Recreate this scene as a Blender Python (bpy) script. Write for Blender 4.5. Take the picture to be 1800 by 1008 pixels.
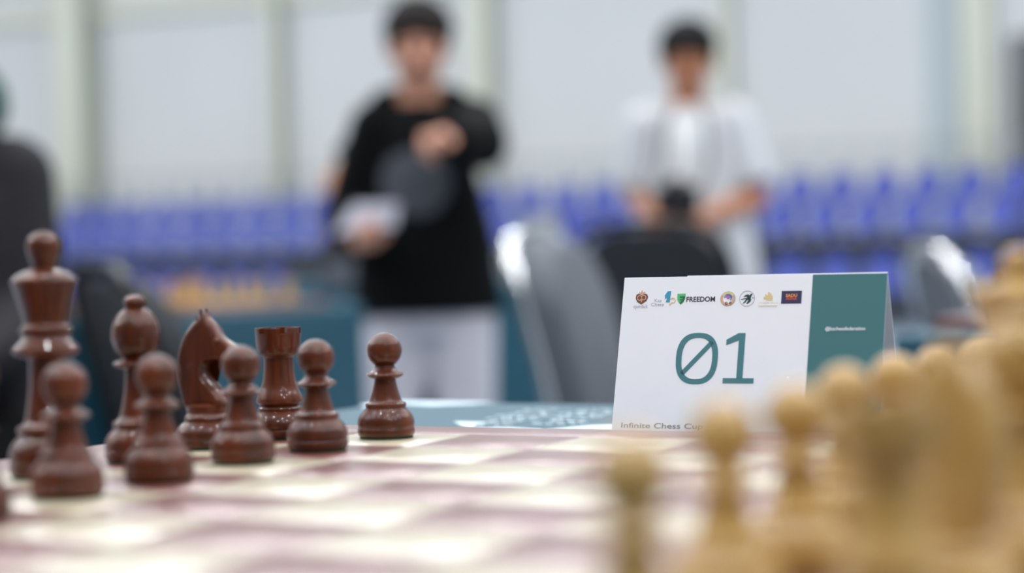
import bpy, bmesh, math, random
from mathutils import Vector, Matrix
random.seed(7)
for o in list(bpy.data.objects): bpy.data.objects.remove(o)
SC = bpy.context.scene
COL = SC.collection
# ------------------------------------------------------------------ camera, world, light, exposure
BT = 0.765                      # height of the board's top above the floor
F = 3500.0
YAW, PITCH, ROLL = -0.45126, -0.015165, -0.024456
CAM = Vector((0.48865, -0.37854, BT + 0.079226))
FW = Vector((math.sin(YAW)*math.cos(PITCH), math.cos(YAW)*math.cos(PITCH), math.sin(PITCH)))
_r = Vector((math.cos(YAW), -math.sin(YAW), 0)); _u = _r.cross(FW)
RT = _r*math.cos(ROLL) + _u*math.sin(ROLL); UP = RT.cross(FW)
cd = bpy.data.cameras.new('camera'); cam = bpy.data.objects.new('camera', cd); COL.objects.link(cam)
m = Matrix.Identity(4)
for i in range(3): m[i][0] = RT[i]; m[i][1] = UP[i]; m[i][2] = -FW[i]; m[i][3] = CAM[i]
cam.matrix_world = m
cd.sensor_width = 36; cd.lens = 70.0; cd.clip_start = 0.02; cd.clip_end = 200
cd.dof.use_dof = True; cd.dof.focus_distance = 0.945; cd.dof.aperture_fstop = 4.2
SC.camera = cam
w = bpy.data.worlds.new('world'); SC.world = w; w.use_nodes = True
w.node_tree.nodes['Background'].inputs[0].default_value = (0.80, 0.88, 1.0, 1)
w.node_tree.nodes['Background'].inputs[1].default_value = 0.20
SC.view_settings.view_transform = 'Standard'; SC.view_settings.look = 'None'
SC.view_settings.gamma = 1; SC.view_settings.use_curve_mapping = False
SC.view_settings.exposure = -0.24
LAMP_W = 140.0
def lamp(x, y, z, watt, size=0.55):
    l = bpy.data.lights.new('ceiling_lamp', 'AREA'); l.shape = 'DISK'; l.size = size; l.energy = watt
    l.color = (0.97, 0.99, 1.0)
    o = bpy.data.objects.new('ceiling_lamp', l); o.location = (x, y, z); COL.objects.link(o)
for lx in (-24, -20.2, -16.4, -12.6, -8.8, -5, -1.2, 2.6, 6.4, 10.2):
    for ly in (-6, -2, 2, 6, 10, 14, 18):
        lamp(lx, ly, 8.9, LAMP_W, 0.36)

# ------------------------------------------------------------------ helpers
def at(px, py, z):              # the world point seen at a pixel of the photo, z metres deep
    return CAM + FW*z + RT*((px-900)*z/F) - UP*((py-504)*z/F)
def col(o):
    COL.objects.link(o); return o
def srgb(r, g, b):
    f = lambda c: (c/255/12.92) if c/255 <= 0.04045 else ((c/255+0.055)/1.055)**2.4
    return (f(r), f(g), f(b), 1)
def mat(name, c, rough=0.5, metal=0.0, coat=0.0, coat_rough=0.05, spec=0.5, var=0.0, scale=40, bump=0.0, trans=0.0):
    M_ = bpy.data.materials.new(name); M_.use_nodes = True
    nt = M_.node_tree; b = nt.nodes['Principled BSDF']
    b.inputs['Base Color'].default_value = c; b.inputs['Roughness'].default_value = rough
    b.inputs['Metallic'].default_value = metal; b.inputs['Coat Weight'].default_value = coat
    b.inputs['Coat Roughness'].default_value = coat_rough; b.inputs['Specular IOR Level'].default_value = spec
    b.inputs['Transmission Weight'].default_value = trans
    if var or bump:
        tc = nt.nodes.new('ShaderNodeTexCoord'); n = nt.nodes.new('ShaderNodeTexNoise')
        n.inputs['Scale'].default_value = scale; n.inputs['Detail'].default_value = 4
        nt.links.new(tc.outputs['Object'], n.inputs['Vector'])
        if var:
            r = nt.nodes.new('ShaderNodeValToRGB')
            r.color_ramp.elements[0].position = 0.3; r.color_ramp.elements[1].position = 0.7
            r.color_ramp.elements[0].color = tuple(x*(1-var) for x in c[:3])+(1,)
            r.color_ramp.elements[1].color = tuple(min(1, x*(1+var)) for x in c[:3])+(1,)
            nt.links.new(n.outputs['Fac'], r.inputs['Fac']); nt.links.new(r.outputs['Color'], b.inputs['Base Color'])
        if bump:
            bm_ = nt.nodes.new('ShaderNodeBump'); bm_.inputs['Strength'].default_value = bump; bm_.inputs['Distance'].default_value = 0.002
            nt.links.new(n.outputs['Fac'], bm_.inputs['Height']); nt.links.new(bm_.outputs['Normal'], b.inputs['Normal'])
    return M_
def wood(name, c1, c2, rough, coat, coat_rough=0.06, scale=(60, 60, 8), freq=6.0, spec=0.5):
    M_ = bpy.data.materials.new(name); M_.use_nodes = True
    nt = M_.node_tree; b = nt.nodes['Principled BSDF']
    tc = nt.nodes.new('ShaderNodeTexCoord'); mp = nt.nodes.new('ShaderNodeMapping')
    mp.inputs['Scale'].default_value = scale
    n = nt.nodes.new('ShaderNodeTexNoise'); n.inputs['Scale'].default_value = freq; n.inputs['Detail'].default_value = 5
    n.inputs['Distortion'].default_value = 0.6
    r = nt.nodes.new('ShaderNodeValToRGB'); r.color_ramp.elements[0].position = 0.32; r.color_ramp.elements[1].position = 0.68
    r.color_ramp.elements[0].color = c1; r.color_ramp.elements[1].color = c2
    nt.links.new(tc.outputs['Object'], mp.inputs['Vector']); nt.links.new(mp.outputs['Vector'], n.inputs['Vector'])
    nt.links.new(n.outputs['Fac'], r.inputs['Fac']); nt.links.new(r.outputs['Color'], b.inputs['Base Color'])
    b.inputs['Roughness'].default_value = rough; b.inputs['Coat Weight'].default_value = coat
    b.inputs['Coat Roughness'].default_value = coat_rough; b.inputs['Specular IOR Level'].default_value = spec
    return M_
def props(o, label=None, cat=None, group=None, kind=None):
    if label: o['label'] = label
    if cat: o['category'] = cat
    if group: o['group'] = group
    if kind: o['kind'] = kind
    return o
def thing(name, label, cat, loc=(0, 0, 0), rz=0.0, group=None):
    o = bpy.data.objects.new(name, None); o.empty_display_size = 0.05
    o.location = loc; o.rotation_euler = (0, 0, rz); col(o)
    return props(o, label, cat, group)
def link(name, me, mt, parent=None):
    o = bpy.data.objects.new(name, me)
    if mt is not None and not me.materials: me.materials.append(mt)
    col(o)
    if parent is not None: o.parent = parent
    return o
def bm_obj(name, bm, mt, parent=None, smooth=True, angle=40):
    bmesh.ops.recalc_face_normals(bm, faces=bm.faces)
    me = bpy.data.meshes.new(name); 
    if smooth:
        for f in bm.faces: f.smooth = True
        ca = math.radians(angle)
        for e in bm.edges:
            if len(e.link_faces) == 2 and e.calc_face_angle(0) > ca: e.smooth = False
    bm.to_mesh(me); bm.free()
    return link(name, me, mt, parent)
def clone(o, loc=None, rz=None, label=None, group=None):
    def rec(s, par):
        c = s.copy(); col(c)
        if par is not None: c.parent = par
        for ch in list(s.children): rec(ch, c)
        return c
    c = rec(o, None)
    if loc is not None: c.location = loc
    if rz is not None: c.rotation_euler = (0, 0, rz)
    if label: c['label'] = label
    if group: c['group'] = group
    return c
def box(bm, c, s, rot=None, bevel=0.0):
    mt = Matrix.Translation(Vector(c))
    if rot is not None: mt = mt @ rot
    g = bmesh.ops.create_cube(bm, size=1, matrix=mt @ Matrix.Diagonal((s[0], s[1], s[2], 1)))
    if bevel:
        es = list({e for v in g['verts'] for e in v.link_edges})
        bmesh.ops.bevel(bm, geom=es, offset=bevel, segments=2, profile=0.5, affect='EDGES')
def nbox(name, c, s, mt, parent=None, bevel=0.0, rot=None):
    bm = bmesh.new(); box(bm, c, s, rot, bevel); return bm_obj(name, bm, mt, parent)
def lathe_bm(prof, seg=48, closed=True):
    bm = bmesh.new(); rings = []
    for r, z in prof:
        if r < 1e-5: rings.append([bm.verts.new((0, 0, z))])
        else: rings.append([bm.verts.new((r*math.cos(2*math.pi*i/seg), r*math.sin(2*math.pi*i/seg), z)) for i in range(seg)])
    for a, b in zip(rings, rings[1:]):
        if len(a) == 1 and len(b) == 1: continue
        for i in range(seg):
            j = (i+1) % seg
            if len(a) == 1: bm.faces.new((a[0], b[i], b[j]))
            elif len(b) == 1: bm.faces.new((a[i], a[j], b[0]))
            else: bm.faces.new((a[i], a[j], b[j], b[i]))
    for rr in (rings[0], rings[-1]):
        if len(rr) > 1: bm.faces.new(rr)
    return bm
def catmull(pts, n=5):
    out = []
    P = [pts[0]] + list(pts) + [pts[-1]]
    for i in range(1, len(P)-2):
        for k in range(n):
            t = k/n; a, b, c, d = P[i-1], P[i], P[i+1], P[i+2]
            out.append(tuple(0.5*((2*b[q]) + (-a[q]+c[q])*t + (2*a[q]-5*b[q]+4*c[q]-d[q])*t*t + (-a[q]+3*b[q]-3*c[q]+d[q])*t**3) for q in range(len(a))))
    out.append(tuple(pts[-1])); return out
def tube_bm(bm, pts, r, seg=10):
    pts = [Vector(p) for p in pts]; prev = None; n0 = None
    for i, p in enumerate(pts):
        t = (pts[min(i+1, len(pts)-1)] - pts[max(i-1, 0)]).normalized()
        if n0 is None:
            n0 = t.orthogonal().normalized()
        else:
            n0 = (n0 - t*n0.dot(t)).normalized()
        b = t.cross(n0)
        ring = [bm.verts.new(p + (n0*math.cos(2*math.pi*k/seg) + b*math.sin(2*math.pi*k/seg))*r) for k in range(seg)]
        if prev:
            for k in range(seg): bm.faces.new((prev[k], prev[(k+1) % seg], ring[(k+1) % seg], ring[k]))
        else: bm.faces.new(ring)
        prev = ring
    bm.faces.new(prev)
def prism(bm, pts, z0, z1):      # outline in xy, from z0 to z1
    a = [bm.verts.new((p[0], p[1], z0)) for p in pts]; b = [bm.verts.new((p[0], p[1], z1)) for p in pts]
    n = len(pts)
    for i in range(n): bm.faces.new((a[i], a[(i+1) % n], b[(i+1) % n], b[i]))
    f1 = bm.faces.new(a); f2 = bm.faces.new(b)
    bmesh.ops.triangulate(bm, faces=[f1, f2])

# ------------------------------------------------------------------ materials
M = {}
M['wall'] = mat('wall_paint', srgb(212, 213, 213), 0.85, var=0.02, scale=0.6)
M['flank'] = mat('pilaster_side_shade', srgb(172, 176, 162), 0.8)  # darker grey-green: shade of the pilaster sides put into the colour
M['cream'] = mat('cream_paint', srgb(214, 215, 200), 0.7)
M['floor'] = mat('sports_floor', srgb(140, 152, 165), 0.35, var=0.05, scale=2)
M['ceiling'] = mat('ceiling_paint', srgb(200, 205, 210), 0.9)
M['concrete'] = mat('grandstand_grey', srgb(66, 70, 78), 0.8, var=0.08, scale=5)
M['darkgrey'] = mat('dark_grey_metal', srgb(78, 82, 84), 0.5)
M['blue'] = mat('seat_blue', srgb(58, 74, 160), 0.40, var=0.05, scale=3)
M['rail'] = mat('rail_paint', srgb(150, 158, 165), 0.4, metal=0.5)
M['teal'] = mat('teal_cloth', srgb(10, 74, 92), 0.45, var=0.03, scale=30, bump=0.1, spec=0.6)
M['cloth_print'] = mat('cloth_print', srgb(200, 218, 226), 0.5)
M['dark_wood'] = wood('dark_wood', srgb(64, 28, 11), srgb(98, 44, 17), 0.40, 0.55, 0.035, (30, 30, 4), 4, 0.2)
M['tan_wood'] = wood('tan_wood', srgb(166, 128, 62), srgb(188, 150, 80), 0.38, 0.5, 0.10, (30, 30, 4), 5)
M['felt'] = mat('green_felt', srgb(30, 62, 34), 0.95, bump=0.3, scale=900)
M['light_square'] = wood('maple', srgb(190, 178, 150), srgb(204, 192, 166), 0.38, 1.0, 0.30, (4, 40, 4), 5)
M['dark_square'] = wood('mahogany', srgb(104, 48, 44), srgb(130, 66, 60), 0.38, 1.0, 0.30, (4, 40, 4), 5)
M['card'] = mat('card_paper', srgb(236, 238, 245), 0.6, var=0.01, scale=60)
M['card_teal'] = mat('card_teal', srgb(58, 112, 117), 0.55)
M['ink_teal'] = mat('ink_teal', srgb(66, 122, 130), 0.55)
M['chair_grey'] = mat('grey_vinyl', srgb(84, 88, 96), 0.5, var=0.05, scale=60, bump=0.1)
M['chair_dark'] = mat('charcoal_fabric', srgb(36, 39, 43), 0.8, bump=0.2, scale=300)
M['chrome'] = mat('chrome', (0.85, 0.86, 0.88, 1), 0.12, metal=1.0)
M['skin'] = mat('skin', srgb(208, 148, 122), 0.5, var=0.06, scale=12)
M['skin2'] = mat('tanned_skin', srgb(180, 118, 84), 0.5, var=0.06, scale=12)
M['hair'] = mat('black_hair', srgb(10, 9, 10), 0.7, spec=0.2, bump=0.5, scale=120)
M['hair_brown'] = mat('dark_brown_hair', srgb(24, 16, 13), 0.7, spec=0.2, bump=0.5, scale=120)
M['black_cloth'] = mat('black_cotton', srgb(8, 9, 10), 0.95, spec=0.15, bump=0.3, scale=200)
M['grey_print'] = mat('grey_print', srgb(66, 69, 76), 0.8, var=0.25, scale=30)
M['lav_cloth'] = mat('pale_grey_cotton', srgb(196, 192, 200), 0.85, var=0.04, scale=12)
M['white_cloth'] = mat('white_cotton', srgb(232, 232, 232), 0.85, var=0.02, scale=12)
M['offwhite'] = mat('offwhite_linen', srgb(202, 202, 205), 0.85, var=0.03, scale=12)
M['charcoal_cloth'] = mat('charcoal_cotton', srgb(30, 27, 32), 0.85, var=0.05, scale=12)
M['navy_cloth'] = mat('navy_denim', srgb(30, 38, 60), 0.85)
M['cap_green'] = mat('green_cap', srgb(20, 74, 66), 0.8)
M['shoe'] = mat('white_shoe', srgb(210, 210, 210), 0.6)
M['paper'] = mat('paper', srgb(150, 150, 162), 0.7)
M['blackplastic'] = mat('black_plastic', srgb(14, 14, 15), 0.4)
M['glass'] = mat('lens_glass', srgb(20, 24, 40), 0.05, spec=0.8)
M['eye'] = mat('eye', srgb(30, 24, 20), 0.2)
M['lip'] = mat('lips', srgb(158, 92, 84), 0.5)

for k_ in ('light_square', 'dark_square'): M[k_].node_tree.nodes['Principled BSDF'].inputs['Coat IOR'].default_value = 1.7
# ------------------------------------------------------------------ the hall
def struct(o): o['kind'] = 'structure'; return o
YW = 24.4                                  # face of the far wall
struct(nbox('floor', (-6, 9, -0.1), (46, 34, 0.2), M['floor']))
struct(nbox('wall_far', (-6, YW+0.15, 4.5), (46, 0.3, 9.4), M['wall']))
struct(nbox('wall_left', (-29.1, 9, 4.5), (0.3, 34, 9.4), M['wall']))
struct(nbox('wall_right', (17.1, 9, 4.5), (0.3, 34, 9.4), M['wall']))
struct(nbox('ceiling', (-6, 9, 9.3), (46, 34, 0.2), M['ceiling']))
def wall_x(px, y):                         # world x of a photo column on the plane at this y
    t = (px-900)/F; z = (y-CAM.y)/(FW.y + RT.y*t)
    return CAM.x + z*(FW.x + RT.x*t)
k = 0
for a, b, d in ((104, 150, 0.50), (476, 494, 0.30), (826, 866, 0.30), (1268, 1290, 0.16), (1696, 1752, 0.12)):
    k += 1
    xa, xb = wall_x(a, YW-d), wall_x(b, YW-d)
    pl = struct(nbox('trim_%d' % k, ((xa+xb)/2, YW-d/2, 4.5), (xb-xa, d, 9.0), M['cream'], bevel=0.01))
    nbox('side_shade_strip', (xb+0.012, YW-d/2, 4.5), (0.02, d*0.96, 9.0), M['flank'], pl)  # added thin strip, paints the shaded right side of the pilaster
xa, xb = wall_x(1640, YW), wall_x(1690, YW)
struct(nbox('trim_6', ((xa+xb)/2, YW-0.03, 4.5), (xb-xa, 0.06, 9.0), mat('grey_blue_panel', srgb(180, 190, 194), 0.7)))
struct(nbox('trim_7', (wall_x(1830, YW)+0.05, YW-0.1, 2.2), (0.62, 0.2, 2.4), M['darkgrey'], bevel=0.01))
struct(nbox('trim_8', (-6, YW-0.05, 4.74), (46, 0.10, 0.28), M['cream']))

# grandstand
YT = 22.0                                  # top row of seats
treads = [0.95, 0.63, 0.0]; row_y = [YT, YT-0.75, YT-2.0]
for i, (h, nm) in enumerate(zip(treads[:2], ('upper', 'lower'))):
    y0 = YT - 0.75*i - 0.30
    bmx = bmesh.new(); depth = (YW-0.40) - y0 if i == 0 else 0.745
    box(bmx, (-9.5, y0 + depth/2, h/2), (24, depth, h), bevel=0.015)
    props(bm_obj('grandstand_step', bmx, M['concrete']), 'grey %s step of the grandstand under its row of blue seats' % nm, 'step', 'steps of the grandstand')
for xx, nm in ((-9.84, 'left'), (-9.36, 'right')):
    bmx = bmesh.new(); tube_bm(bmx, [(xx, YT-2.3, 0.0), (xx, YT-2.3, 0.9), (xx, YT-0.9, 1.53), (xx, YT-0.9, 0.633)], 0.02, 8)
    props(bm_obj('handrail', bmx, M['rail']), 'grey handrail on the %s side of the grandstand aisle' % nm, 'handrail', 'handrails of the aisle')
rl = thing('guard_rail', 'thin grey guard rail along the back of the grandstand', 'railing', (0, YW-0.75, 0.952))
for z_ in (0.62, 1.15):
    bmx = bmesh.new(); tube_bm(bmx, [(-20, 0, z_), (2, 0, z_)], 0.016, 8); bm_obj('rail', bmx, M['rail'], rl)
me_post = None
for i in range(56):
    if me_post is None:
        bmx = bmesh.new(); box(bmx, (0, 0, 0.575), (0.03, 0.03, 1.15)); o = bm_obj('post', bmx, M['rail'], rl); me_post = o.data
    else: o = link('post', me_post, None, rl)
    o.location.x = -20 + 0.4*i

def make_seat():
    t = thing('stadium_seat', '', 'seat')
    bm = bmesh.new(); n = 8
    outer = []
    rows = [(0.44, 0.02, 0.165), (0.50, 0.05, 0.185), (0.60, 0.075, 0.185), (0.70, 0.09, 0.170), (0.76, 0.10, 0.135), (0.785, 0.10, 0.085)]
    for th in (0, 0.02):
        g = []
        for (z, y, hw) in rows:
            g.append([bm.verts.new((hw*(2*j/n-1), y + th - 0.05*(2*j/n-1)**2, z)) for j in range(n+1)])
        for a, b in zip(g, g[1:]):
            for j in range(n): bm.faces.new((a[j], a[j+1], b[j+1], b[j]))
        outer.append(g)
    A, B = outer
    for i in range(len(rows)-1):
        for j in (0, n): bm.faces.new((A[i][j], A[i+1][j], B[i+1][j], B[i][j]))
    for i in (0, len(rows)-1):
        for j in range(n): bm.faces.new((A[i][j], A[i][j+1], B[i][j+1], B[i][j]))
    bm_obj('backrest', bm, M['blue'], t)
    bm = bmesh.new(); box(bm, (0, -0.17, 0.43), (0.42, 0.40, 0.05), bevel=0.02); box(bm, (0, -0.355, 0.40), (0.40, 0.035, 0.06), bevel=0.01)
    bm_obj('seat_pan', bm, M['blue'], t)
    bm = bmesh.new(); box(bm, (0, -0.12, 0.20), (0.06, 0.10, 0.40)); box(bm, (0, -0.12, 0.01), (0.2, 0.2, 0.02))
    bm_obj('bracket', bm, M['darkgrey'], t)
    return t
seat0 = make_seat(); first = True
ORD = ['first', 'second', 'third', 'fourth', 'fifth', 'sixth', 'seventh', 'eighth', 'ninth', 'tenth', 'eleventh', 'twelfth', 'thirteenth', 'fourteenth', 'fifteenth', 'sixteenth', 'seventeenth', 'eighteenth']
rown = ['top row', 'second row', 'floor-level row']
for r in range(3):
    i = 0; x = -19.6; cnt = {True: 0, False: 0}
    while x < -3.2:
        left = x < -12.6
        skip = (-12.6 <= x < -10.9) if r == 0 else (-12.6 <= x < -10.9 or -10.05 < x < -9.15)
        if not skip:
            lab = 'blue plastic seat in the %s, %s from the left in the %s block' % (rown[r], ORD[cnt[left]], 'left' if left else 'right')
            cnt[left] += 1
            grp = 'blue seats, %s, %s section' % (rown[r], 'left' if left else 'right')
            loc = (x, row_y[r], treads[r])
            if first: s = seat0; s.location = loc; s['label'] = lab; s['group'] = grp; first = False
            else: s = clone(seat0, loc, None, lab, grp)
        x += 0.5

# ------------------------------------------------------------------ chess pieces
MM = 0.001
def lp(bm_prof, name, mt, parent, seg=48, sub=4, sharp=None):
    return bm_obj(name, lathe_bm([(r*MM, z*MM) for r, z in bm_prof], seg), mt, parent, True, 50)
def sph(r, zc, z0, n=16):         # profile of a ball from height z0 to its top
    a0 = math.asin(max(-1, min(1, (z0-zc)/r)))
    return [(r*math.cos(a0+(math.pi/2-a0)*i/n), zc + r*math.sin(a0+(math.pi/2-a0)*i/n)) for i in range(n)] + [(0, zc+r)]
def base_prof(R, H):              # stepped turned foot of radius R and height H
    return [(R*0.93, 1.0), (R*0.985, 1.8), (R*1.0, H*0.22), (R*0.985, H*0.32), (R*0.965, H*0.345), (R*0.985, H*0.37), (R*0.99, H*0.50),
            (R*0.965, H*0.62), (R*0.90, H*0.75), (R*0.80, H*0.86), (R*0.70, H*0.94), (R*0.70, H*1.0)]
def felt(R, parent): lp([(0, 0), (R*0.92, 0), (R*0.93, 0.5), (R*0.91, 1.05), (0, 1.05)], 'felt_pad', M['felt'], parent)
def make_pawn(mt, label):
    t = thing('chess_pawn', label, 'chess piece')
    felt(12.8, t)
    lp(base_prof(12.8, 14), 'foot', mt, t)
    lp([(9.0, 13.8)] + catmull([(9.2, 14.4), (8.9, 15.6), (7.6, 16.2), (6.6, 18.6), (5.6, 22), (4.9, 25), (4.7, 26.6)], 5), 'stem', mt, t)
    lp([(4.6, 26.2), (6.6, 26.8), (8.0, 27.7), (8.3, 28.3), (7.9, 28.9), (6, 29.6), (4.9, 31.2)], 'collar', mt, t)
    lp([(4.8, 30.9)] + sph(7.8, 38.9, 32.4), 'head', mt, t)
    return t
def make_rook(mt, label):
    t = thing('chess_rook', label, 'chess piece')
    felt(14.0, t); lp(base_prof(14.0, 13.0), 'foot', mt, t)
    lp([(9.3, 12.8), (9.7, 13.6), (9.2, 14.4), (8.6, 14.9)] + [(10.4, 16.2), (10.6, 17), (10.3, 18.2)] + catmull([(9.6, 20), (8.3, 23), (7.3, 27), (6.8, 32), (6.7, 36.2)], 5), 'stem', mt, t)
    bm = lathe_bm([(r*MM, z*MM) for r, z in [(6.6, 36), (7.2, 36.8), (8.8, 37.8), (9.4, 39), (9.9, 41), (10.1, 44), (10.3, 47.2), (7.3, 47.2), (7.3, 44.8), (0, 44.8)]], 48)
    bm_obj('crown', bm, mt, t, True, 35)
    n = 6
    for k in range(n):
        bm = bmesh.new(); a0 = 2*math.pi*k/n + 0.16; a1 = 2*math.pi*(k+1)/n - 0.16; q = 7
        ri, ro, z0, z1 = 7.35*MM, 10.3*MM, 47.0*MM, 49.8*MM
        L = []
        for i in range(q+1):
            a = a0 + (a1-a0)*i/q; c, s = math.cos(a), math.sin(a)
            L.append([bm.verts.new((ri*c, ri*s, z0)), bm.verts.new((ro*c, ro*s, z0)), bm.verts.new((ro*c, ro*s, z1)), bm.verts.new((ri*c, ri*s, z1))])
        for a, b in zip(L, L[1:]):
            for j in range(4): bm.faces.new((a[j], a[(j+1) % 4], b[(j+1) % 4], b[j]))
        bm.faces.new(L[0]); bm.faces.new(L[-1])
        bm_obj('merlon', bm, mt, t, True, 35)
    return t
def make_bishop(mt, label):
    t = thing('chess_bishop', label, 'chess piece')
    felt(13.6, t); lp(base_prof(13.6, 14.5), 'foot', mt, t)
    lp([(9.6, 14.2), (10.2, 15.2), (9.8, 16.4), (8.2, 17.2)] + catmull([(7.2, 19), (6.0, 24), (5.1, 30), (4.7, 36), (4.7, 38)], 5), 'stem', mt, t)
    lp([(4.6, 37.6), (7.4, 38.3), (9.2, 39.2), (9.4, 39.9), (8.8, 40.6), (6.0, 41.2), (5.2, 42.2)], 'collar', mt, t)
    bm = lathe_bm([(r*MM, z*MM) for r, z in [(5.0, 41.8)] + catmull([(5.6, 42.6), (7.6, 44.5), (9.2, 48), (9.7, 51.5), (9.1, 55.5), (7.0, 59.5), (4.2, 62.0), (2.6, 63.0)], 6) + [(0, 63.2)]], 48)
    # the slanting cut of the mitre
    for side in (1,):
        R_ = Matrix.Rotation(math.radians(55), 4, 'Y')
        geom = bm.verts[:]+bm.edges[:]+bm.faces[:]
        no = (R_ @ Vector((0, 0, 1, 0))).xyz.normalized()
        p0 = Vector((0.0035, 0, 0.0545))
        for off in (-0.0006, 0.0006):
            bmesh.ops.bisect_plane(bm, geom=bm.verts[:]+bm.edges[:]+bm.faces[:], plane_co=p0+no*off, plane_no=no)
        for v in bm.verts:
            d = (v.co-p0).dot(no)
            if abs(d) < 0.00035 and v.co.x > 0.001: v.co *= 1.0
        for f in bm.faces:
            c_ = f.calc_center_median(); d = (c_-p0).dot(no)
            if abs(d) < 0.0006 and c_.x > 0.003 and c_.z > 0.052:
                for v in f.verts: v.co.x *= 0.93; v.co.y *= 0.93
    bm_obj('mitre', bm, mt, t, True, 50)
    lp([(3.0, 62.2), (4.0, 62.7), (4.6, 63.6), (4.7, 64.6), (4.3, 65.8), (3.2, 66.8), (1.6, 67.3), (0, 67.4)], 'finial', mt, t)
    return t
def make_king(mt, label, queen=False):
    t = thing('chess_queen' if queen else 'chess_king', label, 'chess piece')
    dz = -8.0 if queen else 0.0
    felt(15.0, t); lp(base_prof(15.0, 17), 'foot', mt, t)
    lp([(11.0, 16.6), (11.6, 17.8), (11.2, 19.2), (9.2, 20.2)] + catmull([(8.4, 22), (7.4, 28), (6.7, 34+dz/2), (6.5, 40+dz), (6.6, 45.2+dz)], 5), 'stem', mt, t)
    lp([(6.5, 45+dz), (10.4, 45.9+dz), (12.3, 47+dz), (12.6, 48+dz), (12.0, 49.3+dz), (9.6, 51.6+dz), (9.0, 53.2+dz), (8.6, 54+dz)], 'collar', mt, t)
    lp([(8.5, 53.8+dz), (9.6, 54.6+dz), (9.9, 55.8+dz), (9.3, 57+dz), (8.2, 57.8+dz), (8.1, 58.6+dz)], 'ring', mt, t)
    if not queen:
        lp([(8.0, 58.2), (8.3, 59.2), (9.2, 63), (10.6, 68), (12.1, 72.6), (12.5, 73.6), (12.4, 74.6), (11.0, 76.2), (8.2, 77.8), (5.4, 78.8), (0, 79.2)], 'crown', mt, t)
        lp([(4.6, 78.2), (4.4, 79.4), (4.9, 81.4), (6.0, 84.4), (6.4, 87), (6.0, 89.6), (4.4, 91.8), (2.4, 92.8), (0, 93.1)], 'finial', mt, t)
    else:
        bm = lathe_bm([(r*MM, (z+dz)*MM) for r, z in [(8.0, 58.2), (8.3, 59.2), (9.0, 63), (10.4, 68), (12.4, 73.6), (12.9, 76.4), (11.4, 76.6), (9.0, 75.0), (6, 77.6), (4, 78.6), (0, 79)]], 54)
        for v in bm.verts:
            rr = math.hypot(v.co.x, v.co.y)
            if v.co.z > (75.4+dz)*MM and rr > 0.010:
                v.co.z -= 0.0022*(0.5+0.5*math.cos(9*math.atan2(v.co.y, v.co.x)))
        bm_obj('crown', bm, mt, t, True, 60)
        lp([(3.0, (78.2+dz)), (3.4, 78.9+dz)] + sph(4.4, 81.8+dz, 79.2+dz, 10), 'finial', mt, t)
    return t
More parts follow.
